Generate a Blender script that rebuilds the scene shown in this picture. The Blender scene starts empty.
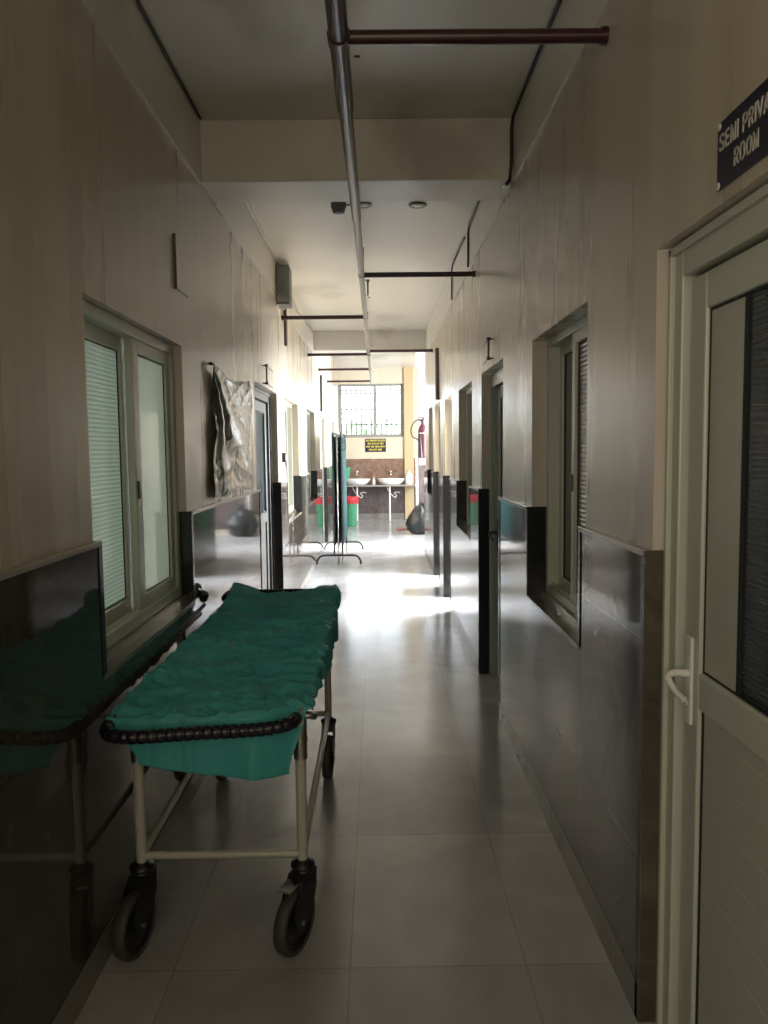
import bpy, bmesh, math, random
from mathutils import Vector, Matrix, noise
random.seed(7)
C = bpy.context.scene.collection
S = bpy.context.scene
PI = math.pi

# ------------------------------------------------------------------ camera
F = 769.0; H = 1.55; VP = (377.0, 451.0); ROLL = 0.0125
cam_d = bpy.data.cameras.new('camera'); cam = bpy.data.objects.new('camera', cam_d); C.objects.link(cam)
cam_d.sensor_fit = 'VERTICAL'; cam_d.sensor_height = 24.0; cam_d.lens = F / 1024 * 24.0
cam_d.clip_start = 0.02; cam_d.clip_end = 300
v = Vector(((VP[0]-384)/F, -(VP[1]-512)/F, 1.0)).normalized()
u = Vector((-ROLL, 1, 0)); u = (u - v*u.dot(v)).normalized()
w = -v.cross(u)
right = Vector((w[0], v[0], u[0])); up = Vector((w[1], v[1], u[1])); fw = Vector((w[2], v[2], u[2]))
m = Matrix((right, up, -fw)).transposed().to_4x4(); m.translation = Vector((0, 0, H))
cam.matrix_world = m
S.camera = cam

# ------------------------------------------------------------------ world and light
W = bpy.data.worlds.new('world'); S.world = W; W.use_nodes = True
bg = W.node_tree.nodes['Background']; bg.inputs[0].default_value = (0.82, 0.90, 1.0, 1); bg.inputs[1].default_value = 4.0
S.view_settings.view_transform = 'Standard'; S.view_settings.look = 'None'
S.view_settings.gamma = 1.0; S.view_settings.use_curve_mapping = False
S.view_settings.exposure = 1.0

def area(name, loc, rot, sx, sy, power, col):
    l = bpy.data.lights.new(name, 'AREA'); l.shape = 'RECTANGLE'; l.size = sx; l.size_y = sy
    l.energy = power; l.color = col
    o = bpy.data.objects.new(name, l); C.objects.link(o); o.location = loc; o.rotation_euler = rot
    return o
# daylight from an unseen side hall window; the other lamps are added fills
area('side_hall_daylight', (3.35, 13.2, 1.9), (0, math.radians(90), 0), 2.2, 2.6, 300, (0.84, 0.90, 1.0))
area('rear_fill', (-0.05, -2.9, 2.0), (math.radians(90), 0, PI*0), 1.4, 1.9, 6.0, (1.0, 0.92, 0.74))  # fill added behind the camera to lift the near end
area('left_rear_fill', (-0.84, -1.5, 1.9), (0, math.radians(-90), 0), 1.3, 1.6, 24.0, (1.0, 0.93, 0.74))  # soft side fill added behind the camera; the wall has no window here
area('right_room_fill', (2.9, 8.4, 1.7), (0, math.radians(90), 0), 1.6, 2.4, 760, (0.82, 0.89, 1.0))  # lamp added in the unseen room to lift the mid corridor
area('left_room_fill', (-3.0, 12.4, 1.7), (0, math.radians(-90), 0), 1.6, 1.4, 420, (0.82, 0.89, 1.0))  # lamp added in the left room, brightening the corridor through the doorway

# ------------------------------------------------------------------ materials
def mat(name, col, rough=0.5, metal=0.0, spec=0.5, coat=0.0):
    m = bpy.data.materials.new(name); m.use_nodes = True
    b = m.node_tree.nodes['Principled BSDF']
    b.inputs['Base Color'].default_value = (*col, 1); b.inputs['Roughness'].default_value = rough
    b.inputs['Metallic'].default_value = metal; b.inputs['Specular IOR Level'].default_value = spec
    b.inputs['Coat Weight'].default_value = coat; b.inputs['Coat Roughness'].default_value = 0.1
    return m
def nt(m): return m.node_tree, m.node_tree.nodes, m.node_tree.links, m.node_tree.nodes['Principled BSDF']
def coords(m, scale=(1,1,1), loc=(0,0,0)):
    t, n, l, b = nt(m)
    tc = n.new('ShaderNodeTexCoord'); mp = n.new('ShaderNodeMapping')
    mp.inputs['Scale'].default_value = scale; mp.inputs['Location'].default_value = loc
    l.new(tc.outputs['Object'], mp.inputs[0]); return mp.outputs[0]
def noisy(m, scale, vec, c1, c2, detail=6, lo=0.35, hi=0.65, dist=0.0):
    t, n, l, b = nt(m)
    nz = n.new('ShaderNodeTexNoise'); nz.inputs['Scale'].default_value = scale; nz.inputs['Detail'].default_value = detail
    nz.inputs['Distortion'].default_value = dist
    l.new(vec, nz.inputs['Vector'])
    r = n.new('ShaderNodeValToRGB'); r.color_ramp.elements[0].position = lo; r.color_ramp.elements[1].position = hi
    r.color_ramp.elements[0].color = (*c1, 1); r.color_ramp.elements[1].color = (*c2, 1)
    l.new(nz.outputs['Fac'], r.inputs[0]); return nz, r
def bump(m, src, strength, dist=0.01, normal=None):
    t, n, l, b = nt(m)
    bp = n.new('ShaderNodeBump'); bp.inputs['Strength'].default_value = strength; bp.inputs['Distance'].default_value = dist
    l.new(src, bp.inputs['Height'])
    if normal: l.new(normal, bp.inputs['Normal'])
    l.new(bp.outputs[0], b.inputs['Normal']); return bp.outputs[0]

def plaster(name, c1, c2, rough=0.34, streak=True):
    m = mat(name, c1, rough, spec=0.5)
    t, n, l, b = nt(m)
    vec = coords(m, (5.5, 5.5, 0.35) if streak else (1.2, 1.2, 1.2))
    nz, r = noisy(m, 1.0, vec, c1, c2, 2.5, 0.2, 0.8)
    l.new(r.outputs[0], b.inputs['Base Color'])
    mr = n.new('ShaderNodeMapRange'); mr.inputs['To Min'].default_value = rough-0.06; mr.inputs['To Max'].default_value = rough+0.10
    l.new(nz.outputs['Fac'], mr.inputs[0]); l.new(mr.outputs[0], b.inputs['Roughness'])
    nz2, r2 = noisy(m, 14.0, coords(m, (1, 1, 0.5)), (0,0,0), (1,1,1), 3, 0.2, 0.8)
    bump(m, r2.outputs[0], 0.05, 0.01)
    return m
M = {}
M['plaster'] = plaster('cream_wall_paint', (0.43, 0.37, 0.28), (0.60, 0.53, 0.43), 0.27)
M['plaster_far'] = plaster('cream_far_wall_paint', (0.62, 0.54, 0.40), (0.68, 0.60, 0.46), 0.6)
M['ochre'] = plaster('ochre_column_paint', (0.52, 0.39, 0.21), (0.58, 0.45, 0.26), 0.6)
M['ceiling'] = plaster('ceiling_paint', (0.64, 0.605, 0.53), (0.77, 0.725, 0.655), 0.30, False)
# soft dark damp stain patches on the ceiling
t, n, l, b = nt(M['ceiling'])
nzs, rs = noisy(M['ceiling'], 0.9, coords(M['ceiling'], (1, 0.6, 1), (0.7, 1.3, 0)), (0.72, 0.70, 0.66), (1, 1, 1), 8, 0.33, 0.42)
mx = n.new('ShaderNodeMix'); mx.data_type = 'RGBA'; mx.blend_type = 'MULTIPLY'; mx.inputs[0].default_value = 1.0
src = b.inputs['Base Color'].links[0].from_socket
l.new(src, mx.inputs[6]); l.new(rs.outputs[0], mx.inputs[7]); l.new(mx.outputs[2], b.inputs['Base Color'])

def tile(name, c1, c2, mortar, axes, size, off, rough, veins=2.0, spec=0.5, msize=0.004, coat=0.0, vein_amt=0.5):
    m = mat(name, c1, rough, spec=spec, coat=coat)
    t, n, l, b = nt(m)
    tc = n.new('ShaderNodeTexCoord'); sp = n.new('ShaderNodeSeparateXYZ'); cb = n.new('ShaderNodeCombineXYZ')
    l.new(tc.outputs['Object'], sp.inputs[0])
    for k, (ax, o) in enumerate(zip(axes, off)):
        ad = n.new('ShaderNodeMath'); ad.operation = 'SUBTRACT'; ad.inputs[1].default_value = o
        l.new(sp.outputs[ax], ad.inputs[0]); l.new(ad.outputs[0], cb.inputs[k])
    br = n.new('ShaderNodeTexBrick'); br.offset = 0.0; br.squash = 1.0
    br.inputs['Scale'].default_value = 1.0; br.inputs['Mortar Size'].default_value = msize
    br.inputs['Mortar Smooth'].default_value = 0.1; br.inputs['Bias'].default_value = 0.0
    br.inputs['Brick Width'].default_value = size[0]; br.inputs['Row Height'].default_value = size[1]
    br.inputs['Color1'].default_value = (0.9, 0.9, 0.9, 1); br.inputs['Color2'].default_value = (1.08, 1.06, 1.04, 1); br.inputs['Mortar'].default_value = (*mortar, 1)
    l.new(cb.outputs[0], br.inputs['Vector'])
    nz, r = noisy(m, veins, tc.outputs['Object'], c1, c2, 10, 0.5-vein_amt/2, 0.5+vein_amt/2, 1.6)
    mx = n.new('ShaderNodeMix'); mx.data_type = 'RGBA'; mx.blend_type = 'MULTIPLY'; mx.inputs[0].default_value = 1.0
    l.new(r.outputs[0], mx.inputs[6]); l.new(br.outputs['Color'], mx.inputs[7])
    l.new(mx.outputs[2], b.inputs['Base Color'])
    inv = n.new('ShaderNodeMath'); inv.operation = 'SUBTRACT'; inv.inputs[0].default_value = 1.0
    l.new(br.outputs['Fac'], inv.inputs[1])
    nz3 = n.new('ShaderNodeTexNoise'); nz3.inputs['Scale'].default_value = 3.0; nz3.inputs['Detail'].default_value = 2
    l.new(tc.outputs['Object'], nz3.inputs['Vector'])
    b1 = bump(m, nz3.outputs['Fac'], 0.04, 0.01)
    bump(m, inv.outputs[0], 0.25, 0.001, b1)
    rr = n.new('ShaderNodeMapRange'); rr.inputs['To Min'].default_value = max(rough-0.03, 0.0); rr.inputs['To Max'].default_value = rough+0.05
    l.new(nz.outputs['Fac'], rr.inputs[0]); l.new(rr.outputs[0], b.inputs['Roughness'])
    return m
M['floor'] = tile('grey_floor_tile', (0.35, 0.35, 0.35), (0.48, 0.485, 0.495), (0.72, 0.72, 0.70), ('X', 'Y'), (0.53, 0.80), (-0.10, 0.60), 0.19, 2.2, msize=0.0025, spec=0.95)
M['dado_l'] = tile('brown_wall_tile_left', (0.038, 0.032, 0.026), (0.085, 0.073, 0.060), (0.9, 0.9, 0.9), ('Y', 'Z'), (0.80, 0.60), (1.10, 0.08), 0.035, 2.6, msize=0.0025)
M['dado_r'] = tile('brown_wall_tile_right', (0.075, 0.068, 0.066), (0.150, 0.138, 0.134), (1.4, 1.4, 1.4), ('Y', 'Z'), (0.80, 0.595), (1.75, -0.14), 0.05, 2.6, msize=0.0025)
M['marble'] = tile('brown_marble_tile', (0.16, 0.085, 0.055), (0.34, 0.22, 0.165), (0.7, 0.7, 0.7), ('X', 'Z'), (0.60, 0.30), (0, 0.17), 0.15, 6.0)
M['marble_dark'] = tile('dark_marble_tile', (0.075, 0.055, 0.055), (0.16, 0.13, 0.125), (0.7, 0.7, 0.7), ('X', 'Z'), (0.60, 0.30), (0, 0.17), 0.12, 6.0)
M['jamb_brown'] = tile('brown_jamb_tile', (0.055, 0.048, 0.036), (0.12, 0.105, 0.080), (0.9, 0.9, 0.9), ('X', 'Z'), (2, 0.595), (-1, -0.14), 0.2, 7.0)
M['granite'] = mat('black_granite', (0.012, 0.012, 0.014), 0.18)
M['cap'] = mat('pale_stone_edging', (0.34, 0.31, 0.27), 0.18)
M['sill'] = tile('sill_stone', (0.17, 0.155, 0.13), (0.23, 0.21, 0.18), (1, 1, 1), ('X', 'Y'), (5, 5), (-2, -2), 0.12)
M['skirt'] = tile('grey_skirting_tile', (0.19, 0.18, 0.155), (0.27, 0.255, 0.225), (0.7, 0.7, 0.7), ('Y', 'Z'), (0.80, 2.0), (0.6, -1), 0.2)
M['frame'] = mat('grey_cream_window_frame', (0.52, 0.53, 0.45), 0.35)
M['frame_in'] = mat('shadow_gap_rubber', (0.012, 0.012, 0.012), 0.6)
M['frame_grey'] = mat('grey_aluminium_frame', (0.28, 0.28, 0.25), 0.4)
M['frame_dark'] = mat('dark_grey_aluminium_frame', (0.10, 0.097, 0.085), 0.5)
M['frame_green'] = mat('pale_green_door_paint', (0.40, 0.46, 0.41), 0.35)
M['panel'] = mat('cream_pvc_panel', (0.47, 0.47, 0.39), 0.4)
M['white'] = mat('white_enamel', (0.80, 0.79, 0.75), 0.3)
M['ceramic'] = mat('white_ceramic', (0.88, 0.87, 0.84), 0.12)
M['chrome'] = mat('polished_chrome', (0.75, 0.75, 0.74), 0.18, 1.0)
M['steel'] = mat('dull_steel', (0.42, 0.41, 0.38), 0.35, 1.0)
M['cream_steel'] = mat('cream_painted_steel', (0.50, 0.49, 0.42), 0.32)
M['blackpl'] = mat('black_plastic', (0.012, 0.012, 0.015), 0.35)
M['bumper'] = mat('corrugated_black_plastic', (0.014, 0.012, 0.024), 0.25)
M['rubber'] = mat('worn_grey_rubber', (0.055, 0.052, 0.048), 0.6)
M['darksteel'] = mat('dark_painted_steel', (0.03, 0.03, 0.033), 0.35)
M['maroon'] = mat('maroon_pipe_paint', (0.040, 0.008, 0.012), 0.3, coat=0.25)
M['grey'] = mat('grey_box_paint', (0.16, 0.16, 0.15), 0.45)
M['cable'] = mat('black_cable', (0.012, 0.012, 0.012), 0.5)
M['silver'] = mat('silver_foil_conduit', (0.45, 0.43, 0.40), 0.3, 0.6)
M['brownpipe'] = mat('brown_conduit', (0.10, 0.075, 0.06), 0.4)
M['greenpl'] = mat('green_plastic', (0.10, 0.42, 0.24), 0.4)
M['redbag'] = mat('red_bin_liner', (0.75, 0.05, 0.07), 0.35)
M['blackbag'] = mat('black_bin_bag', (0.012, 0.015, 0.017), 0.28)
M['extinguisher'] = mat('dark_red_extinguisher', (0.08, 0.012, 0.025), 0.3)
M['screencloth'] = mat('teal_screen_cloth', (0.006, 0.075, 0.075), 0.8)
M['navy'] = mat('navy_sign_board', (0.012, 0.012, 0.035), 0.3)
M['letter'] = mat('grey_white_lettering', (0.55, 0.52, 0.46), 0.5)
M['yellow'] = mat('yellow_lettering', (0.85, 0.70, 0.10), 0.5)
M['mat'] = mat('dusty_red_doormat', (0.34, 0.15, 0.14), 0.9)
M['leafgreen'] = mat('leaf_green', (0.34, 0.44, 0.24), 0.6)
M['bark'] = mat('bark', (0.14, 0.10, 0.07), 0.9)
M['concrete'] = mat('outdoor_concrete', (0.45, 0.43, 0.40), 0.9)
M['bulb'] = mat('unlit_lamp_glass', (0.62, 0.60, 0.54), 0.3)

def ribbed(name, col, rough, period, strength, trans=None, tcol=(0.1,0.1,0.1)):
    m = mat(name, col, rough)
    t, n, l, b = nt(m)
    vec = coords(m)
    if period:
        wv = n.new('ShaderNodeTexWave'); wv.wave_type = 'BANDS'; wv.bands_direction = 'Z'
        wv.inputs['Scale'].default_value = 0.314159/period*1.0; wv.inputs['Distortion'].default_value = 0.0
        l.new(vec, wv.inputs['Vector'])
        bump(m, wv.outputs['Fac'], strength, 0.004)
    if trans:
        tr = n.new('ShaderNodeBsdfTranslucent'); tr.inputs[0].default_value = (*tcol, 1)
        mixs = n.new('ShaderNodeMixShader'); mixs.inputs[0].default_value = trans
        out = n['Material Output']
        l.new(b.outputs[0], mixs.inputs[1]); l.new(tr.outputs[0], mixs.inputs[2]); l.new(mixs.outputs[0], out.inputs[0])
        if period:
            mr = n.new('ShaderNodeValToRGB'); mr.color_ramp.elements[0].color = (*[c*0.72 for c in tcol], 1); mr.color_ramp.elements[1].color = (*tcol, 1)
            mr.color_ramp.elements[0].position = 0.15; mr.color_ramp.elements[1].position = 0.5
            l.new(wv.outputs['Fac'], mr.inputs[0]); l.new(mr.outputs[0], tr.inputs[0])
    return m
M['frost'] = ribbed('frosted_window_glass', (0.10, 0.14, 0.11), 0.12, 0, 0, 0.6, (0.30, 0.31, 0.255))
M['frost_rib'] = ribbed('ribbed_frosted_window_glass', (0.08, 0.12, 0.10), 0.12, 0.0155, 0.3, 0.6, (0.29, 0.315, 0.265))
M['palerib'] = ribbed('pale_lit_ribbed_glass', (0.20, 0.20, 0.19), 0.2, 0.03, 0.4, 0.6, (0.75, 0.73, 0.68))
M['darkrib'] = ribbed('dark_ribbed_glass', (0.030, 0.038, 0.042), 0.2, 0.012, 0.35)
M['greyrib'] = ribbed('grey_ribbed_glass', (0.20, 0.20, 0.20), 0.25, 0.018, 0.7)
M['tealrib'] = ribbed('teal_ribbed_glass', (0.055, 0.075, 0.075), 0.2, 0.016, 0.4)
M['darkglass'] = mat('dark_glass', (0.015, 0.018, 0.018), 0.06)

# cloths
def cloth(name, c1, c2, rough, bs, sheen=0.0, bstr=0.15):
    m = mat(name, c1, rough, spec=0.5 if rough < 0.4 else 0.35)
    t, n, l, b = nt(m)
    b.inputs['Sheen Weight'].default_value = sheen
    nz, r = noisy(m, 2.5, coords(m), c1, c2, 5, 0.3, 0.7)
    l.new(r.outputs[0], b.inputs['Base Color'])
    nb = n.new('ShaderNodeTexNoise'); nb.inputs['Scale'].default_value = bs; nb.inputs['Detail'].default_value = 6; nb.inputs['Distortion'].default_value = 1.2
    l.new(coords(m, (1, 1.6, 1)), nb.inputs['Vector'])
    bump(m, nb.outputs['Fac'], bstr, 0.012)
    return m
M['sheet'] = cloth('teal_cotton_sheet', (0.060, 0.35, 0.36), (0.085, 0.43, 0.43), 0.48, 22, 0.0)
M['foil'] = cloth('dark_grey_plastic_sheet', (0.055, 0.052, 0.048), (0.08, 0.075, 0.068), 0.22, 9, 0, 0.4)

# ------------------------------------------------------------------ helpers
def bx(bm, x0, x1, y0, y1, z0, z1, bev=0.0):
    x0, x1 = sorted((x0, x1)); y0, y1 = sorted((y0, y1)); z0, z1 = sorted((z0, z1))
    vs = [bm.verts.new((x, y, z)) for x in (x0, x1) for y in (y0, y1) for z in (z0, z1)]
    fs = [bm.faces.new([vs[i] for i in q]) for q in ((0,1,3,2), (4,6,7,5), (0,4,5,1), (2,3,7,6), (0,2,6,4), (1,5,7,3))]
    if bev > 0:
        es = list({e for f in fs for e in f.edges})
        bmesh.ops.bevel(bm, geom=es, offset=bev, segments=2, affect='EDGES', profile=0.5)
def tube(bm, pts, r, seg=12, caps=True, rad=None):
    pts = [Vector(p) for p in pts]; rings = []
    T0 = (pts[1]-pts[0]).normalized()
    N = T0.orthogonal().normalized()
    for i, p in enumerate(pts):
        a = pts[max(i-1, 0)]; c = pts[min(i+1, len(pts)-1)]
        T = (c-a).normalized(); N = (N - T*N.dot(T)).normalized(); B = T.cross(N)
        rr = rad[i] if rad else r
        rings.append([bm.verts.new(p + (N*math.cos(2*PI*k/seg) + B*math.sin(2*PI*k/seg))*rr) for k in range(seg)])
    for A, Bq in zip(rings, rings[1:]):
        for k in range(seg):
            f = bm.faces.new((A[k], A[(k+1)%seg], Bq[(k+1)%seg], Bq[k])); f.smooth = True
    if caps:
        for f in (bm.faces.new(list(reversed(rings[0]))), bm.faces.new(rings[-1])):
            for e_ in f.edges: e_.smooth = False
def lathe(bm, prof, o=(0,0,0), seg=24, sx=1, sy=1, mtx=None, closed=False):
    rings = []
    for r, z in prof:
        ring = []
        for k in range(seg):
            p = Vector((r*sx*math.cos(2*PI*k/seg), r*sy*math.sin(2*PI*k/seg), z))
            if mtx: p = mtx @ p
            ring.append(bm.verts.new(p + Vector(o)))
        rings.append(ring)
    for A, Bq in zip(rings, rings[1:]):
        for k in range(seg):
            f = bm.faces.new((A[k], A[(k+1)%seg], Bq[(k+1)%seg], Bq[k])); f.smooth = True
    if closed:
        for k in range(seg): bm.faces.new((rings[-1][k], rings[-1][(k+1)%seg], rings[0][(k+1)%seg], rings[0][k]))
        return
    for f in (bm.faces.new(list(reversed(rings[0]))), bm.faces.new(rings[-1])):
        for e_ in f.edges: e_.smooth = False
def smooth_path(pts, n=8):
    pts = [Vector(p) for p in pts]; out = []
    P = [pts[0]*2-pts[1]] + pts + [pts[-1]*2-pts[-2]]
    for i in range(1, len(P)-2):
        for k in range(n):
            t = k/n; a, b_, c, d = P[i-1], P[i], P[i+1], P[i+2]
            out.append(0.5*((2*b_) + (c-a)*t + (2*a-5*b_+4*c-d)*t*t + (3*b_-a-3*c+d)*t**3))
    out.append(pts[-1]); return out
def obj(name, bm, m, parent=None, loc=None):
    bmesh.ops.recalc_face_normals(bm, faces=bm.faces)
    me = bpy.data.meshes.new(name); bm.to_mesh(me); bm.free()
    o = bpy.data.objects.new(name, me); C.objects.link(o)
    if m: me.materials.append(m)
    if parent:
        o.parent = parent; o.matrix_parent_inverse = Matrix.Identity(4)
        o.location = -Vector(wloc(parent)) if loc is None else loc
    return o
def wloc(o):
    p = Vector(o.location)
    while o.parent: o = o.parent; p += Vector(o.location)
    return p
def tag(o, label, cat, group=None, kind=None):
    o['label'] = label; o['category'] = cat
    if group: o['group'] = group
    if kind: o['kind'] = kind
    return o
def thing(name, label, cat, loc=(0,0,0), group=None, kind=None):
    o = bpy.data.objects.new(name, None); C.objects.link(o); o.location = loc; o.empty_display_size = 0.1
    return tag(o, label, cat, group, kind)
def B(): return bmesh.new()

# ------------------------------------------------------------------ room layout
XL, TL = -0.87, -0.85          # left plaster plane, left tile plane
XR, TR = 0.71, 0.69
CEIL, DADO = 3.20, 1.27
YB, YE, YR = -3.0, 17.5, 11.3  # rear wall, far wall, end of the right wall
CF = 3.42                      # ceiling of the far bay
left = [('w', 2.34, 3.50, 0.87, 2.03), ('d', 5.55, 6.78, 0, 2.06), ('w', 7.28, 8.58, 0.88, 2.07), ('w', 9.60, 10.85, 0.90, 2.09),
        ('d', 11.85, 13.0, 0, 2.11), ('w', 14.4, 15.7, 0.95, 2.14)]
rightw = [('d', 1.02, 1.97, 0, 2.045), ('w', 2.61, 3.53, 0.87, 2.04), ('d', 4.34, 5.23, 0, 2.06), ('w', 5.75, 6.68, 0.89, 2.06),
          ('d', 7.30, 8.06, 0, 2.07), ('d', 8.62, 9.48, 0, 2.10), ('w', 9.80, 10.55, 0.97, 2.11)]
THK = 0.26
def wall_side(name, xp, xt, s, ops, y0, y1, top, dm, label):
    """s=-1 left wall, +1 right wall; xp plaster plane, xt tile plane"""
    bm = B(); xo = xp + s*THK
    y = y0
    for k, a, b_, z0, z1 in ops:
        bx(bm, xp, xo, y, a, 0, top)
        if z0 > 0: bx(bm, xp, xo, a, b_, 0, z0)
        bx(bm, xp, xo, a, b_, z1, top)
        y = b_
    bx(bm, xp, xo, y, y1, 0, top)
    wl = obj(name, bm, M['plaster']); tag(wl, label, 'wall', kind='structure')
    # tiles
    bm = B(); cp = B(); jb = B(); jd = B(); sl = B(); sk = B(); y = y0
    def run(a, b_):
        bx(bm, xp, xt, a, b_, 0.10, DADO)
        bx(cp, xp, xt - s*0.008, a, b_, DADO, DADO+0.016, 0.003)
    for k, a, b_, z0, z1 in ops:
        run(y, a)
        if k == 'w':
            bx(bm, xp, xt, a, b_, 0.10, z0)
            bx(sl, xt - s*0.004, xp + s*0.19, a-0.004, b_+0.004, z0-0.015, z0+0.004, 0.002)
        lo = z0 if k == 'w' else 0.0
        dp = 0.065 if k == 'w' else 0.05
        for yy, d in ((a, 1), (b_, -1)):
            q_ = jd if (k == 'd' and a < 2) else jb
            bx(q_, xt - s*0.004, xp + s*dp, yy, yy + d*0.012, lo, DADO+0.016, 0.002)
            bx(jb, xt - s*0.004, xt + s*0.002, yy - d*0.018, yy+d*0.002, lo, DADO, 0.001)
        bx(sk, xp, xt - s*0.004, y, a, 0, 0.10)
        if k == 'w': bx(sk, xp, xt - s*0.004, a, b_, 0, 0.10)
        y = b_
    run(y, y1); bx(sk, xp, xt - s*0.004, y, y1, 0, 0.10)
    obj('tile_dado', bm, dm, wl); obj('dado_edging', cp, M['cap'], wl); obj('tile_jamb', jb, M['granite'], wl)
    if len(jd.verts): obj('tile_jamb', jd, M['jamb_brown'], wl)
    obj('window_ledge', sl, M['sill'], wl)
    side = name.split('_')[1]
    tag(obj('baseboard_' + side, sk, M['skirt']), 'grey skirting tile along the foot of the %s corridor wall' % side, 'skirting', kind='structure')
    return wl
wall_side('wall_left', XL, TL, -1, left, YB, YE, 3.5, M['dado_l'], 'long cream wall with brown glossy tile dado left of the trolley')
wall_side('wall_right', XR, TR, 1, rightw, YB, YR, 3.5, M['dado_r'], 'long cream wall with dark tile dado on the right of the corridor')

# floor, ceilings, far and rear walls, side hall
bm = B(); bx(bm, -1.3, 3.6, YB-0.1, YE+0.2, -0.1, 0); tag(obj('floor', bm, M['floor']), 'glossy grey tiled corridor floor', 'floor', kind='structure')
bm = B(); bx(bm, -1.13, 0.97, YB, 11.1, CEIL, CEIL+0.2); bx(bm, -1.13, 3.5, 11.1, YE+0.1, CF, CF+0.2); bx(bm, 0.97, 3.5, 11.0, 11.12, 0.0, CF)
tag(obj('ceiling', bm, M['ceiling']), 'stained off-white corridor ceiling crossed by beams', 'ceiling', kind='structure')
def beam(n, y0, y1, z0, z1, x0=XL, x1=XR, label=''):
    bm = B(); bx(bm, x0, x1, y0, y1, z0, z1, 0.006)
    tag(obj('trim_%d' % n, bm, M['ceiling']), label, 'beam', kind='structure')
beam(1, 3.97, 4.30, 2.90, CEIL, label='nearest grey ceiling beam spanning the corridor')
beam(2, 10.75, 11.12, 2.94, CF, label='second ceiling beam spanning the corridor farther in')
beam(3, 14.45, 14.75, 3.08, CF, 0.74, 3.4, label='short ceiling beam over the side hall beside the extinguisher')
# longitudinal beams along the top of each wall
for n_, (xa, xb, ye) in enumerate(((XL-0.005, XL+0.012, 10.75), (XR+0.005, XR-0.012, 10.75))):
    bm = B(); bx(bm, xa, xb, YB, 3.97, 2.89, CEIL); bx(bm, xa, xb, 4.30, ye, 2.89, CEIL)
    tag(obj('trim_%d' % (4+n_), bm, M['ceiling']), ('left' if n_ == 0 else 'right') + ' longitudinal ceiling beam face along the top of the wall', 'beam', kind='structure')

wx0, wx1, wz0, wz1 = -0.86, 0.615, 1.88, 3.06
bm = B()
bx(bm, -1.13, wx0, YE, YE+0.18, 0, CF); bx(bm, wx1, 3.5, YE, YE+0.18, 0, CF)
bx(bm, wx0, wx1, YE, YE+0.18, 0, wz0); bx(bm, wx0, wx1, YE, YE+0.18, wz1, CF)
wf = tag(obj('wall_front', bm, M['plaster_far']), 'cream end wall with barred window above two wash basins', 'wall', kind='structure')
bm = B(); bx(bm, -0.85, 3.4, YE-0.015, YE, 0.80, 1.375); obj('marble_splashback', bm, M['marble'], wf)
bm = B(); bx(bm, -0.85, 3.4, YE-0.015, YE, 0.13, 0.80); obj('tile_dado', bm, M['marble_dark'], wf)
bm = B(); bx(bm, -0.85, 3.4, YE-0.022, YE, 0, 0.13); tag(obj('baseboard_front', bm, M['skirt']), 'pale skirting at the foot of the end wall below the basins', 'skirting', kind='structure')
bm = B(); bx(bm, -1.2, 1.1, YB-0.15, YB, 0, CEIL); tag(obj('wall_back', bm, M['plaster']), 'cream wall closing the corridor behind the viewer', 'wall', kind='structure')
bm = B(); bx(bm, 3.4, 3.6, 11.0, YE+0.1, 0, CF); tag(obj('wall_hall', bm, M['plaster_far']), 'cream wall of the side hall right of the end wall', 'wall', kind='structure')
# the lit rooms behind the open doors
def room(name, xa, xb, ya, yb, lab):
    bm = B(); xs, xl = min(xa, xb), max(xa, xb)
    bx(bm, xs, xl, ya-0.1, ya, 0, 2.9); bx(bm, xs, xl, yb, yb+0.1, 0, 2.9); bx(bm, xs, xl, ya-0.1, yb+0.1, 2.9, 3.0); bx(bm, xs, xl, ya-0.1, yb+0.1, -0.1, 0.0005)
    xe = xb; sg_ = 1 if xb > xa else -1
    bx(bm, xe, xe+sg_*0.1, ya-0.1, yb+0.1, 0, 3.0)
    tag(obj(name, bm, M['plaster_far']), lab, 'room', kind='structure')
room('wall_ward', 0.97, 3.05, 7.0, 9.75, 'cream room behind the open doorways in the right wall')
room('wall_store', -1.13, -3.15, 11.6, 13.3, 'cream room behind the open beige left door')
# ochre column
bm = B(); bx(bm, 0.62, 0.83, YE-0.06, YE, 0, CF, 0.004); tag(obj('trim_6', bm, M['ochre']), 'ochre painted column right of the barred window', 'column', kind='structure')
# pillar with the extinguisher
bm = B(); bx(bm, 0.79, 1.40, 14.6, 14.9, 0, 3.08)
wp = tag(obj('wall_pillar', bm, M['plaster']), 'beige pillar beyond the end of the right wall, behind the extinguisher', 'pillar', kind='structure')
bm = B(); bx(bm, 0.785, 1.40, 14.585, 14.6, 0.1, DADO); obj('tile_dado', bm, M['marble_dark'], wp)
bm = B(); bx(bm, 0.78, 1.41, 14.57, 14.6, DADO, DADO+0.02); obj('dado_edging', bm, M['cap'], wp)

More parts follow.
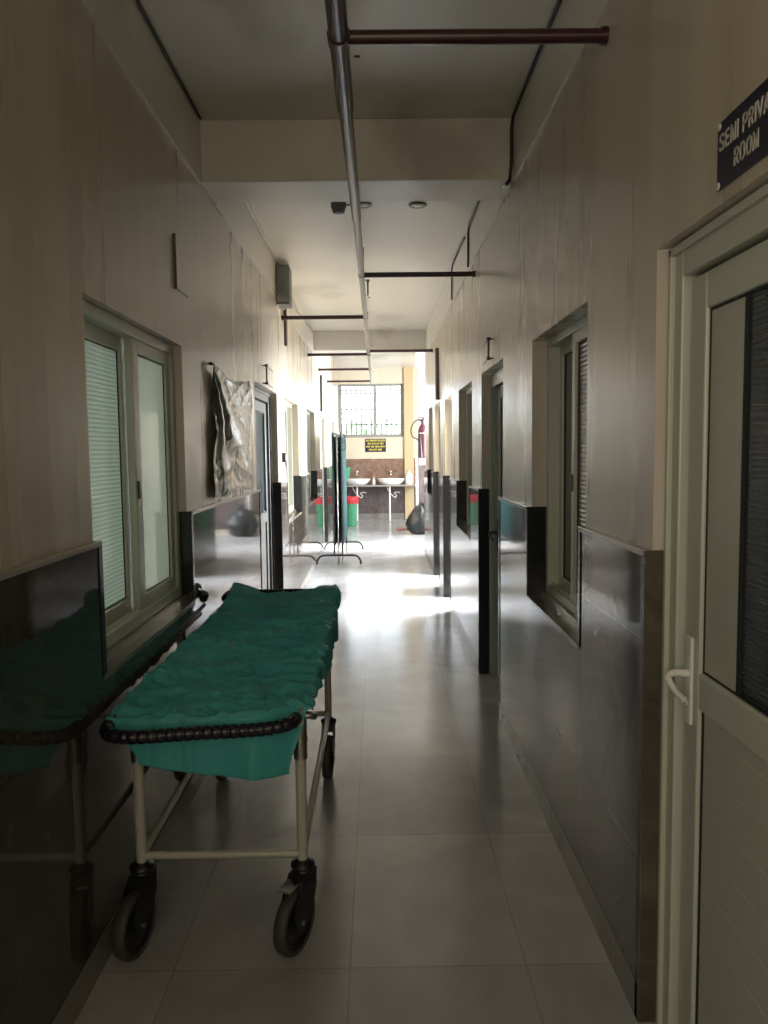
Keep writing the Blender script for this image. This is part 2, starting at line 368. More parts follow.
# ------------------------------------------------------------------ windows
def rect_frame(bm, xa, xb, y0, y1, z0, z1, wd, bev=0.004, wz=None):
    wz = wz or wd
    bx(bm, xa, xb, y0, y0+wd, z0, z1, bev); bx(bm, xa, xb, y1-wd, y1, z0, z1, bev)
    bx(bm, xa, xb, y0+wd, y1-wd, z0, z0+wz, bev); bx(bm, xa, xb, y0+wd, y1-wd, z1-wz, z1, bev)
def sliding_window(n, s, xf, y0, y1, z0, z1, label, fm, g_near, g_far, near_front, split=0.5, fw=0.035, sw=0.055):
    """xf: face plane of the frame; the window recedes outwards (direction s)"""
    t = thing('window_%d' % n, label, 'window', (xf, (y0+y1)/2, z0), kind='structure')
    bm = B(); rect_frame(bm, xf, xf+s*0.09, y0, y1, z0, z1, fw, 0.003); 
    bx(bm, xf+s*0.02, xf+s*0.024, y0+fw, y1-fw, z0+fw, z0+fw+0.012)
    obj('window_frame', bm, fm, t)
    bm = B(); bx(bm, xf-s*0.02, xf+s*0.09, y0-0.012, y1+0.012, z0-0.05, z0-0.001, 0.002); obj('sub_sill', bm, M['sill'], t)
    ym = y0 + (y1-y0)*split; ov = 0.03
    for near in (True, False):
        front = near == near_front
        xa = xf + s*(0.012 if front else 0.050); xb = xa + s*0.030
        ya, yb = (y0+0.02, ym+ov) if near else (ym-ov, y1-0.02)
        bm = B(); rect_frame(bm, xa, xb, ya, yb, z0+0.022, z1-0.022, sw, 0.005)
        sash = obj('sash', bm, fm, t)
        bm = B(); xg = (xa+xb)/2; bx(bm, xg, xg+s*0.005, ya+sw-0.005, yb-sw+0.005, z0+0.022+sw-0.005, z1-0.022-sw+0.005)
        obj('pane', bm, g_near if near else g_far, sash)
        bm = B(); rect_frame(bm, xg-s*0.004, xg+s*0.001, ya+sw-0.003, yb-sw+0.003, z0+0.019+sw, z1-0.019-sw, 0.006, 0)
        obj('gasket', bm, M['frame_in'], sash)
        if front:
            yh = ya+0.02 if not near else yb-0.02
            bm = B(); bx(bm, xa, xa-s*0.008, yh-0.008, yh+0.008, (z0+z1)/2-0.09, (z0+z1)/2-0.02, 0.003); obj('latch', bm, M['darksteel'], sash)
    return t
e = 0.012
sliding_window(1, -1, -0.902, 2.34+e, 3.50-e, 0.905, 2.03, 'frosted green-lit sliding window left of the trolley', M['frame'], M['frost_rib'], M['frost'], False, 0.53, 0.045, 0.075)
bm = B(); 
sliding_window(2, -1, -0.935, 7.28+e, 8.58-e, 0.915, 2.07, 'sliding window with pale ribbed pane just past the grey left door', M['frame'], M['darkglass'], M['palerib'], True)
sliding_window(3, -1, -0.935, 9.60+e, 10.85-e, 0.935, 2.09, 'second sliding window past the grey left door, before the ward screen', M['frame'], M['darkglass'], M['palerib'], True)
sliding_window(4, -1, -0.90, 14.4+e, 15.7-e, 0.985, 2.14, 'pale window nearest the basins on the left wall', M['white'], M['palerib'], M['palerib'], True)
sliding_window(5, 1, 0.775, 2.61+e, 3.53-e, 0.895, 2.04, 'sliding window with grey ribbed blind pane in the right wall', M['frame'], M['greyrib'], M['darkglass'], True, 0.52)
sliding_window(6, 1, 0.775, 5.75+e, 6.68-e, 0.925, 2.06, 'dark sliding window past the open right door', M['frame'], M['greyrib'], M['darkglass'], True)
sliding_window(7, 1, 0.755, 9.80+e, 10.55-e, 1.005, 2.11, 'last dark window at the far end of the right wall', M['frame_grey'], M['darkglass'], M['darkglass'], True)

# far barred window
t = thing('window_8', 'bright barred window in the end wall above the basins', 'window', (-0.12, YE, wz0), kind='structure')
bm = B(); fy0, fy1 = YE+0.05, YE+0.11
for xa, xb, za, zb in ((wx0, wx0+0.05, wz0, wz1), (wx1-0.05, wx1, wz0, wz1), (wx0+0.05, wx1-0.05, wz0, wz0+0.05), (wx0+0.05, wx1-0.05, wz1-0.05, wz1), (-0.075, -0.005, wz0+0.05, wz1-0.05)):
    bx(bm, xa, xb, fy0, fy1, za, zb, 0.004)
obj('window_frame', bm, M['frame_grey'], t)
bm = B(); bx(bm, wx0-0.0, wx1, YE-0.03, YE+0.05, wz0-0.02, wz0+0.003, 0.003); obj('window_ledge', bm, M['cap'], t)
bm = B()
for k in range(13):
    x = wx0+0.06+k*(wx1-wx0-0.12)/12
    tube(bm, [(x, YE+0.15, wz0+0.01), (x, YE+0.15, wz1-0.01)], 0.013, 6)
for z in (2.15, 2.50, 2.86, 2.93): bx(bm, wx0+0.01, wx1-0.01, YE+0.145, YE+0.158, z-0.012, z+0.012)
obj('grille', bm, M['darksteel'], t)

# ------------------------------------------------------------------ doors
def lever(parent, x, s, y, z, dirn, m):
    bm = B(); bx(bm, x, x-s*0.010, y-0.018, y+0.018, z-0.115, z+0.105, 0.006)
    lathe(bm, [(0.004, 0), (0.008, 0.001), (0.008, 0.004), (0.004, 0.005)], (x-s*0.010, y, z-0.06), 10, mtx=Matrix.Rotation(-s*PI/2, 4, 'Y'))
    h = obj('handle', bm, m, parent)
    bm = B(); pts = smooth_path([(x-s*0.008, y, z+0.012), (x-s*0.045, y, z+0.014), (x-s*0.062, y-dirn*0.012, z+0.004), (x-s*0.056, y-dirn*0.045, z-0.018), (x-s*0.048, y-dirn*0.078, z-0.028)], 6)
    tube(bm, pts, 0.009, 10, rad=[0.010 - 0.003*i/len(pts) for i in range(len(pts))])
    obj('lever', bm, m, h)
def door(n, s, xf, y0, y1, z1, label, fm, upper, lower, hdir, fw=0.05, mid=0.97, hm=None, split_panel=False, leafx=0.02, opened=0):
    t = thing('door_%d' % n, label, 'door', (xf, (y0+y1)/2, 0), kind='structure')
    bm = B()
    for ya, yb in ((y0, y0+fw), (y1-fw, y1)): bx(bm, xf, xf+s*0.07, ya, yb, 0, z1, 0.005)
    bx(bm, xf, xf+s*0.07, y0+fw, y1-fw, z1-fw-0.015, z1, 0.005)
    # outer lip
    for ya, yb in ((y0, y0+0.018), (y1-0.018, y1)): bx(bm, xf-s*0.012, xf+s*0.01, ya, yb, 0, z1, 0.003)
    bx(bm, xf-s*0.012, xf+s*0.01, y0, y1, z1-0.02, z1, 0.003)
    obj('door_frame', bm, fm, t)
    ly0, ly1, lz1 = y0+fw+0.008, y1-fw-0.008, z1-fw-0.023
    if not opened:
        bm = B(); bx(bm, xf+s*0.045, xf+s*0.05, y0+fw-0.004, y1-fw+0.004, 0.002, z1-fw); obj('gap_shade', bm, M['frame_in'], t)  # black sheet behind the leaf paints the shade in the gap
    xa, xb = xf+s*leafx, xf+s*0.062
    sw = 0.085
    bm = B(); rect_frame(bm, xa, xb, ly0, ly1, 0.012, lz1, sw, 0.006)
    bx(bm, xa, xb, ly0+sw, ly1-sw, mid-0.045, mid+0.045, 0.006)
    leaf = obj('leaf', bm, fm, t)
    bm = B(); rect_frame(bm, xa+s*0.010, xa+s*0.016, ly0+sw-0.004, ly1-sw+0.004, mid+0.040, lz1-sw+0.004, 0.010, 0)
    rect_frame(bm, xa+s*0.010, xa+s*0.016, ly0+sw-0.004, ly1-sw+0.004, 0.012+sw-0.004, mid-0.040, 0.010, 0)
    obj('gasket', bm, M['frame_in'], leaf)
    if split_panel:
        ys = ly1-sw-0.17
        bm = B(); bx(bm, xa+s*0.012, xa+s*0.02, ys, ly1-sw, mid+0.045, lz1-sw); obj('upper_panel', bm, M['panel'], leaf)
        bm = B(); bx(bm, xa+s*0.016, xa+s*0.022, ly0+sw, ys, mid+0.045, lz1-sw); obj('pane', bm, upper, leaf)
        bm = B(); bx(bm, xa+s*0.010, xa+s*0.018, ys-0.008, ys, mid+0.045, lz1-sw); obj('pane_edge', bm, M['frame_in'], leaf)
    else:
        bm = B(); bx(bm, xa+s*0.016, xa+s*0.022, ly0+sw, ly1-sw, mid+0.045, lz1-sw); obj('pane', bm, upper, leaf)
    # lower panel of horizontal planks with grooves
    bm = B(); z = 0.012+sw; step = 0.098
    while z < mid-0.045-0.005:
        ze = min(z+step-0.002, mid-0.045)
        bx(bm, xa+s*0.014, xa+s*0.022, ly0+sw, ly1-sw, z, ze, 0.002); z += step
    bx(bm, xa+s*0.0155, xa+s*0.02, ly0+sw, ly1-sw, 0.012+sw, mid-0.045)
    obj('lower_panel', bm, lower, leaf)
    yh = ly1-0.045 if hdir > 0 else ly0+0.045
    lever(leaf, xa, s, yh, 0.985, 1 if hdir > 0 else -1, hm or M['frame'])
    if opened:
        hp = Vector((xf+s*0.06, ly0, 0))
        leaf.matrix_basis = Matrix.Translation(hp-Vector(t.location)) @ Matrix.Rotation(-s*math.radians(opened), 4, 'Z') @ Matrix.Translation(-hp)
    return t
door(1, 1, 0.745, 1.02+e, 1.97-e, 2.04, 'cream panelled door with dark ribbed pane under the room sign', M['frame'], M['darkrib'], M['panel'], 1, 0.062, 0.965, M['white'], True)
door(2, -1, -0.935, 5.55+e, 6.78-e, 2.05, 'grey door with teal ribbed pane in the left wall behind the trolley', M['frame_dark'], M['tealrib'], M['frame_dark'], -1, 0.06, 1.0, M['steel'])
door(3, 1, 0.785, 4.34+e, 5.23-e, 2.05, 'pale green door with white head rail past the right window', M['frame_green'], M['frame_green'], M['frame_green'], 1, 0.06, 1.0, M['darksteel'])
door(4, 1, 0.80, 7.30+e, 8.06-e, 2.06, 'dark framed open doorway between the right wall windows', M['frame_grey'], M['darkglass'], M['frame_grey'], 1, 0.05, 1.0, M['steel'], opened=95)
door(5, 1, 0.78, 8.62+e, 9.48-e, 2.09, 'dark doorway below the vertical conduit on the right wall', M['frame_grey'], M['darkglass'], M['frame_grey'], 1, 0.05, 1.0, M['steel'], opened=95)
door(6, -1, -0.92, 11.85+e, 13.0-e, 2.10, 'beige door beside the folded ward screen on the left wall', M['frame_grey'], M['greyrib'], M['frame_grey'], -1, 0.06, 1.0, M['steel'], opened=95)
bm = B(); bx(bm, 0.775, 0.783, 4.36, 5.21, 1.965, 2.045, 0.002); obj('head_rail', bm, M['white'], bpy.data.objects['door_3'])

# ------------------------------------------------------------------ sprinkler pipe
sp = thing('sprinkler_pipe', 'maroon sprinkler pipe with side branches hung under the ceiling', 'pipe', (-0.09, 3.0, 2.79))
ZP = 2.79; XP = -0.093
bm = B(); tube(bm, [(XP-0.01, -2.9, ZP), (XP-0.006, 2.9, ZP)], 0.030, 20); tube(bm, [(XP-0.006, 2.9, ZP), (XP, 4.2, ZP)], 0.025, 20)
tube(bm, [(XP, 4.2, ZP), (XP, 9.7, ZP)], 0.021, 16); tube(bm, [(XP, 9.7, ZP), (XP, 14.1, ZP)], 0.018, 16)
obj('main_run', bm, M['maroon'], sp)
for Y, side in ((2.42, 1), (5.55, 1), (9.7, 1), (7.25, -1), (10.0, -1), (11.8, -1), (13.8, -1)):
    r = 0.021 if Y < 3 else 0.018
    xe = (XR-0.0) if side > 0 else (XL+0.0)
    bm = B(); tube(bm, [(XP, Y, ZP+0.0), (xe-side*0.012, Y, ZP)], r, 14)
    if xe: tube(bm, [(xe-side*0.02, Y, ZP), (xe-side*0.001, Y, ZP)], r*1.25, 14)
    br = obj('branch_pipe', bm, M['maroon'], sp)
for Y in (2.42, 2.75, 4.2, 5.55, 7.25, 9.7, 10.0, 11.8):
    r = (0.035 if Y < 2.5 else 0.029) if Y < 3 else 0.0245
    bm = B(); tube(bm, [(XP-0.006 if Y < 3 else XP, Y-0.025, ZP), (XP-0.006 if Y < 3 else XP, Y+0.025, ZP)], r, 16)
    obj('coupling', bm, M['maroon'], sp)
for Y in (2.56, 6.4, 9.3, 12.3):
    bm = B(); tube(bm, [(XP, Y, ZP), (XP, Y, CEIL if Y < 11 else CF)], 0.005, 8)
    tube(bm, [(XP+0.036, Y-0.01, ZP+0.01), (XP+0.055, Y-0.01, ZP+0.01)], 0.004, 8)
    obj('hanger_rod', bm, M['darksteel'], sp)
for Y in (6.35,):
    bm = B(); tube(bm, [(XP, Y, ZP+0.02), (XP+0.035, Y, ZP+0.02), (XP+0.035, Y, ZP+0.12)], 0.008, 8)
    lathe(bm, [(0.006, 0), (0.012, 0.004), (0.02, 0.02), (0.006, 0.026)], (XP+0.035, Y, ZP+0.12), 12)
    obj('sprinkler_head', bm, M['steel'], sp)

# ceiling lamps and detector
for (x, y, lab) in ((-0.075, 5.30, 'round recessed ceiling lamp beside the sprinkler pipe'), (0.295, 5.32, 'round recessed ceiling lamp right of the sprinkler pipe')):
    t = thing('ceiling_lamp', lab, 'lamp', (x, y, CEIL), 'round unlit ceiling lamps')
    bm = B(); lathe(bm, [(0.036, -0.004), (0.052, -0.012), (0.060, -0.008), (0.062, 0.0)], (x, y, CEIL), 28); obj('lamp_ring', bm, M['frame_grey'], t)
    bm = B(); lathe(bm, [(0.001, -0.011), (0.030, -0.010), (0.038, -0.005), (0.038, -0.001)], (x, y, CEIL), 24); obj('diffuser', bm, M['bulb'], t)
t = thing('ceiling_detector', 'grey boxy detector hanging left of the sprinkler pipe', 'detector', (-0.235, 5.25, CEIL))
bm = B(); lathe(bm, [(0.020, -0.075), (0.040, -0.070), (0.046, -0.045), (0.052, -0.035), (0.052, -0.004), (0.044, 0.0)], (-0.235, 5.25, CEIL), 8); obj('housing', bm, M['grey'], t)
bm = B(); tube(bm, [(-0.185, 5.25, CEIL-0.02), (-0.13, 5.27, CEIL-0.014)], 0.006, 8); obj('cable', bm, M['grey'], t)

# grey box, conduits and cables
t = thing('junction_box', 'grey metal junction box high on the left wall under the ceiling', 'box', (-0.80, 6.9, 2.85))
bm = B(); bx(bm, XL+0.012, -0.742, 6.80, 7.02, 2.83, 3.165, 0.006); obj('box_body', bm, M['grey'], t)
bm = B(); bx(bm, -0.85, -0.75, 6.79, 6.80, 2.845, 3.15, 0.003); obj('cover', bm, M['frame_grey'], t)
bm = B(); tube(bm, [(XL+0.014, 7.45, 3.0), (XL+0.014, 7.45, 2.90), (XL+0.012, 7.45, 2.56)], 0.014, 10)
tag(obj('wall_conduit', bm, M['brownpipe']), 'short brown vertical conduit below the grey junction box', 'conduit', 'brown vertical conduits')
bm = B(); tube(bm, [(XL+0.015, 12.05, 2.73), (XL+0.015, 12.05, 2.17)], 0.022, 10)
tag(obj('wall_conduit', bm, M['darksteel']), 'dark vertical conduit over the beige left door near the end', 'conduit', 'dark vertical conduits')
bm = B(); tube(bm, [(XR-0.018, 8.78, 2.70), (XR-0.018, 8.78, 2.12)], 0.024, 10)
tag(obj('wall_conduit', bm, M['brownpipe']), 'brown vertical conduit above the dark doorway on the right wall', 'conduit')
def wavy(pts, amp, n=14):
    out = []
    for a, b_ in zip(pts, pts[1:]):
        a = Vector(a); b_ = Vector(b_)
        for k in range(n):
            p = a.lerp(b_, k/n); q = noise.noise_vector(p*2.2)*amp; out.append(p + Vector((q[0]*0.4, 0, q[2])))
    out.append(Vector(pts[-1])); return out
bm = B(); tube(bm, wavy([(XL+0.03, 4.32, CEIL-0.018), (XL+0.03, 6.8, CEIL-0.02)], 0.006), 0.008, 8)
tag(obj('ceiling_cable', bm, M['silver']), 'silvery cable along the left ceiling edge up to the grey junction box', 'cable')
bm = B(); tube(bm, wavy([(XL+0.026, 7.02, CEIL-0.06), (XL+0.026, 8.6, CEIL-0.12), (XL+0.026, 10.6, CEIL-0.03)], 0.03), 0.008, 8)
tag(obj('ceiling_cable', bm, M['silver']), 'silvery cable sagging beyond the grey junction box', 'cable')
bm = B(); tube(bm, wavy([(XL+0.018, -2.5, CEIL-0.016), (XL+0.022, 3.93, CEIL-0.01)], 0.006, 30), 0.006, 8)
tag(obj('ceiling_cable', bm, M['cable']), 'thin dark cable along the left ceiling edge before the first beam', 'cable')
bm = B(); tube(bm, wavy([(XR-0.018, -2.5, CEIL-0.012), (XR-0.018, 3.93, CEIL-0.012)], 0.006, 30) + [Vector((XR-0.022, 3.955, CEIL-0.06)), Vector((XR-0.022, 3.955, 2.98)), Vector((XR-0.03, 3.95, 2.895)), Vector((XR-0.04, 4.10, 2.888))], 0.008, 8)
cb = tag(obj('ceiling_cable', bm, M['cable']), 'black cable along the right ceiling edge dropping down the first beam', 'cable')
bm = B(); bx(bm, XR-0.05, XR-0.012, 4.02, 4.12, 2.868, 2.90, 0.006); obj('connector', bm, M['white'], cb)
bm = B(); tube(bm, wavy([(XR-0.018, 4.32, CEIL-0.012), (XR-0.018, 5.75, CEIL-0.014)], 0.008) + [Vector((XR-0.018, 5.8, CEIL-0.05)), Vector((XR-0.018, 5.82, 2.9))], 0.008, 8)
tag(obj('ceiling_cable', bm, M['cable']), 'dark cable along the right ceiling edge past the first beam', 'cable')
bm = B(); tube(bm, wavy([(XR-0.018, 6.05, CEIL-0.02), (XR-0.018, 7.0, CEIL-0.012)], 0.01) + [Vector((XR-0.018, 7.05, CEIL-0.05)), Vector((XR-0.018, 7.06, 2.9))], 0.007, 8)
tag(obj('ceiling_cable', bm, M['cable']), 'dark cable on the right beam face farther along the corridor', 'cable')

# plaque and brackets, switch
bm = B(); bx(bm, XL, XL+0.010, 3.42, 3.63, 2.268, 2.495, 0.003)
t = tag(obj('cover_plate', bm, M['plaster']), 'small wall coloured cover plate above the frosted left window', 'plate')
bm = B(); bx(bm, XL, XL+0.011, 3.412, 3.42, 2.264, 2.498); obj('plate_edge', bm, M['brownpipe'], t)
def bracket(x, s, ya, yb, z0, z1, near_rod, lab):
    bm = B(); xo = x - s*0.03
    yr = ya if near_rod else yb
    tube(bm, [(xo, yr, z0), (xo, yr, z1)], 0.006, 8)
    for z in (z0, z1):
        tube(bm, [(x, yr, z), (xo, yr, z), ], 0.005, 8); tube(bm, [(xo, yr, z), (xo+s*0.01, ya if not near_rod else yb, z-0.004)], 0.0035, 8)
        lathe(bm, [(0.012, -0.01), (0.012, 0.01)], (xo, yr, z), 10)
    tag(obj('wall_bracket', bm, M['darksteel']), lab, 'bracket', 'thin sign brackets above doors')
bracket(XL, -1, 5.98, 6.42, 2.08, 2.215, True, 'thin empty wire bracket above the grey left door')
bracket(XR, 1, 4.70, 5.0, 2.10, 2.215, True, 'thin empty wire bracket above the pale green right door')
t = thing('light_switch', 'small dark switch on the wall past the grey left door', 'switch', (XL, 7.12, 1.5))
bm = B(); bx(bm, XL, XL+0.03, 7.07, 7.16, 1.455, 1.545, 0.004); obj('switch_plate', bm, M['blackpl'], t)
bm = B(); bx(bm, XL+0.03, XL+0.036, 7.095, 7.135, 1.475, 1.525, 0.002); obj('rocker', bm, M['white'], t)

# room sign
sg = thing('room_sign', 'dark navy sign reading SEMI PRIVATE ROOM above the near right door', 'sign', (XR, 1.44, 2.14))
sy0, sy1, sz0, sz1 = 1.300, 1.621, 2.072, 2.205
bm = B(); bx(bm, XR, XR-0.006, sy0, sy1, sz0, sz1, 0.001); obj('sign_board', bm, M['navy'], sg)
STROKES = {
 'S': [(.62,.84,.50,.95),(.50,.95,.20,.95),(.20,.95,.08,.80),(.08,.80,.14,.60),(.14,.60,.52,.44),(.52,.44,.62,.24),(.62,.24,.52,.08),(.52,.08,.18,.06),(.18,.06,.05,.20)],
 'E': [(.12,0,.12,1),(.12,.94,.60,.94),(.12,.52,.54,.52),(.12,.06,.62,.06)],
 'M': [(.10,0,.10,1),(.10,.97,.40,.08),(.40,.08,.70,.97),(.70,1,.70,0)], 'I': [(.12,0,.12,1)],
 'P': [(.12,0,.12,1),(.12,.94,.46,.94),(.46,.94,.60,.82),(.60,.82,.60,.62),(.60,.62,.46,.48),(.46,.48,.12,.48)],
 'R': [(.12,0,.12,1),(.12,.94,.46,.94),(.46,.94,.60,.82),(.60,.82,.60,.64),(.60,.64,.46,.52),(.46,.52,.12,.52),(.36,.52,.62,0)],
 'V': [(.04,1,.34,.04),(.34,.04,.64,1)], 'A': [(.03,0,.33,.97),(.33,.97,.63,0),(.16,.30,.50,.30)],
 'T': [(.02,.94,.62,.94),(.32,0,.32,1)], 'O': [(.10,.24,.10,.76),(.10,.76,.24,.94),(.24,.94,.52,.94),(.52,.94,.66,.76),(.66,.76,.66,.24),(.66,.24,.52,.06),(.52,.06,.24,.06),(.24,.06,.10,.24)]}
ADV = {'I': .36, 'M': .96, 'O': .90, ' ': .42}
def lettering(word, y_left, z_base, h, wsc, parent):
    """word on the right wall, reading towards the viewer (decreasing y), starting at y_left"""
    x = 0.0; t_ = 0.088
    for ch in word:
        if ch != ' ':
            bm = B()
            for x0, z0, x1, z1 in STROKES[ch]:
                d = Vector((x1-x0, z1-z0)); L_ = d.length; d /= L_; nn = Vector((-d.y, d.x))*t_; d *= 0.045
                q = [(x0-d.x+nn.x, z0-d.y+nn.y), (x1+d.x+nn.x, z1+d.y+nn.y), (x1+d.x-nn.x, z1+d.y-nn.y), (x0-d.x-nn.x, z0-d.y-nn.y)]
                lo = [bm.verts.new((XR-0.0058, y_left-(x+a)*h*wsc, z_base+min(max(b_, 0), 1)*h)) for a, b_ in q]
                hi = [bm.verts.new((XR-0.0072, v_.co.y, v_.co.z)) for v_ in lo]
                bm.faces.new(lo); bm.faces.new(list(reversed(hi)))
                for k in range(4): bm.faces.new((lo[k], lo[(k+1) % 4], hi[(k+1) % 4], hi[k]))
            obj('letter', bm, M['letter'], parent)
        x += ADV.get(ch, .84)
# face -X; reading direction runs towards the camera (-Y)
lettering('SEMI PRIVATE', 1.610, 2.146, 0.034, 0.84, sg)
lettering('ROOM', 1.545, 2.096, 0.034, 0.84, sg)
for y, z in ((sy1-0.008, sz1-0.008), (sy1-0.008, sz0+0.008), (sy0+0.008, sz1-0.008), (sy0+0.008, sz0+0.008)):
    bm = B(); lathe(bm, [(0.008, 0), (0.008, 0.003), (0.004, 0.004)], (XR-0.005, y, z), 10, mtx=Matrix.Rotation(-PI/2, 4, 'Y')); obj('screw', bm, M['letter'], sg)

# far notice, yellow writing on black
nb = thing('notice_board', 'small dark notice with yellow lines of writing below the barred window', 'sign', (-0.03, YE, 1.67))
bm = B(); bx(bm, -0.268, 0.204, YE-0.012, YE, 1.53, 1.825, 0.003); obj('notice_panel', bm, M['navy'], nb)
rnd = random.Random(3)
for r_ in range(4):
    bm = B(); z = 1.785 - r_*0.068; x = -0.245 + (0.03 if r_ in (1, 3) else 0)+ (0.03 if r_ == 3 else 0); xe = 0.185 - (0.03 if r_ in (1, 3) else 0)- (0.03 if r_ == 3 else 0)
    while x < xe:
        wl = min(rnd.uniform(0.05, 0.11), xe-x)
        bx(bm, x, x+wl, YE-0.014, YE-0.011, z+0.010, z+0.018)
        q = x+0.006
        while q < x+wl-0.006:
            bx(bm, q, q+0.007, YE-0.014, YE-0.011, z-0.022, z+0.012)
            if rnd.random() < 0.7: bx(bm, q-0.01, q+0.004, YE-0.014, YE-0.011, z-rnd.choice((0.018, 0.006, 0.0)), z-rnd.choice((-0.006, -0.002, -0.008)))
            q += rnd.uniform(0.015, 0.024)
        x += wl+0.016
    obj('writing_line', bm, M['yellow'], nb)

# ------------------------------------------------------------------ trolley
LX, RX = -0.755, -0.250
tr = thing('hospital_trolley', 'cream steel patient trolley on big black casters against the left wall', 'trolley', (-0.50, 3.0, 0))
FY, RY = 2.33, 3.62
for x in (LX, RX):
    for y in (FY, RY):
        bm = B(); tube(bm, [(x, y, 0.255), (x, y, 0.72)], 0.0165, 16)
        lg = obj('leg', bm, M['cream_steel'], tr)
        bm = B(); tube(bm, [(x, y, 0.60), (x, y, 0.75)], 0.0215, 16); tube(bm, [(x, y, 0.66), (x, y, 0.665)], 0.024, 16)
        q = obj('leg_socket', bm, M['steel'], lg); 
for x in (LX, RX):
    bm = B(); tube(bm, [(x, FY, 0.292), (x, RY, 0.292)], 0.0125, 12); obj('lower_rail', bm, M['cream_steel'], tr)
for y in (FY, RY):
    bm = B(); tube(bm, [(LX, y, 0.292), (RX, y, 0.292)], 0.0125, 12); obj('crossbar', bm, M['cream_steel'], tr)
bm = B()
x0_, x1_ = LX-0.02, RX+0.0; 
for x in (x0_, x1_): tube(bm, [(x, 2.30, 0.725), (x, 3.92, 0.725)], 0.014, 12)
for y in (2.30, 3.0, 3.92): tube(bm, [(x0_, y, 0.725), (x1_, y, 0.725)], 0.014, 12)
obj('top_frame', bm, M['steel'], tr)
bm = B(); bx(bm, x0_+0.01, x1_-0.01, 2.27, 3.93, 0.715, 0.735, 0.006); obj('deck', bm, M['steel'], tr)
# elbow fitting at the front right corner
bm = B(); tube(bm, smooth_path([(RX, FY, 0.735), (RX+0.03, FY, 0.735), (RX+0.045, FY+0.02, 0.725)], 5), 0.011, 10); tube(bm, [(RX, FY, 0.70), (RX, FY, 0.765)], 0.022, 14)
tube(bm, [(RX-0.035, FY-0.03, 0.74), (RX, FY, 0.735)], 0.014, 10)
obj('corner_fitting', bm, M['steel'], tr)
# corrugated bumpers
def bumper(pts, n_):
    path = smooth_path(pts, 40)
    L = [0]
    for a, b_ in zip(path, path[1:]): L.append(L[-1]+(b_-a).length)
    tot = L[-1]; N = int(tot/0.0028); out = []; j = 0
    for k in range(N+1):
        d = tot*k/N
        while j < len(L)-2 and L[j+1] < d: j += 1
        f = (d-L[j])/max(L[j+1]-L[j], 1e-9); out.append(path[j].lerp(path[j+1], min(f, 1)))
    rad = [0.0175 + 0.0035*abs(math.sin(PI*k*tot/N/0.026)) ** 0.6 for k in range(N+1)]
    bm = B(); tube(bm, out, 0.02, 16, True, rad); obj('bumper', bm, M['bumper'], tr)
bumper([(-0.255, 2.29, 0.742), (-0.275, 2.235, 0.742), (-0.36, 2.205, 0.738), (-0.55, 2.185, 0.737), (-0.70, 2.16, 0.738), (-0.775, 2.17, 0.740), (-0.803, 2.205, 0.745), (-0.806, 2.28, 0.750)], 0)
bumper([(-0.255, 3.93, 0.80), (-0.270, 4.0, 0.81), (-0.40, 4.02, 0.81), (-0.65, 4.02, 0.81), (-0.775, 4.01, 0.81), (-0.795, 3.93, 0.80)], 1)
# side rail on wall side
bm = B(); tube(bm, [(-0.816, 2.28, 0.738), (-0.80, 3.92, 0.77)], 0.010, 10); obj('side_rail', bm, M['darksteel'], tr)
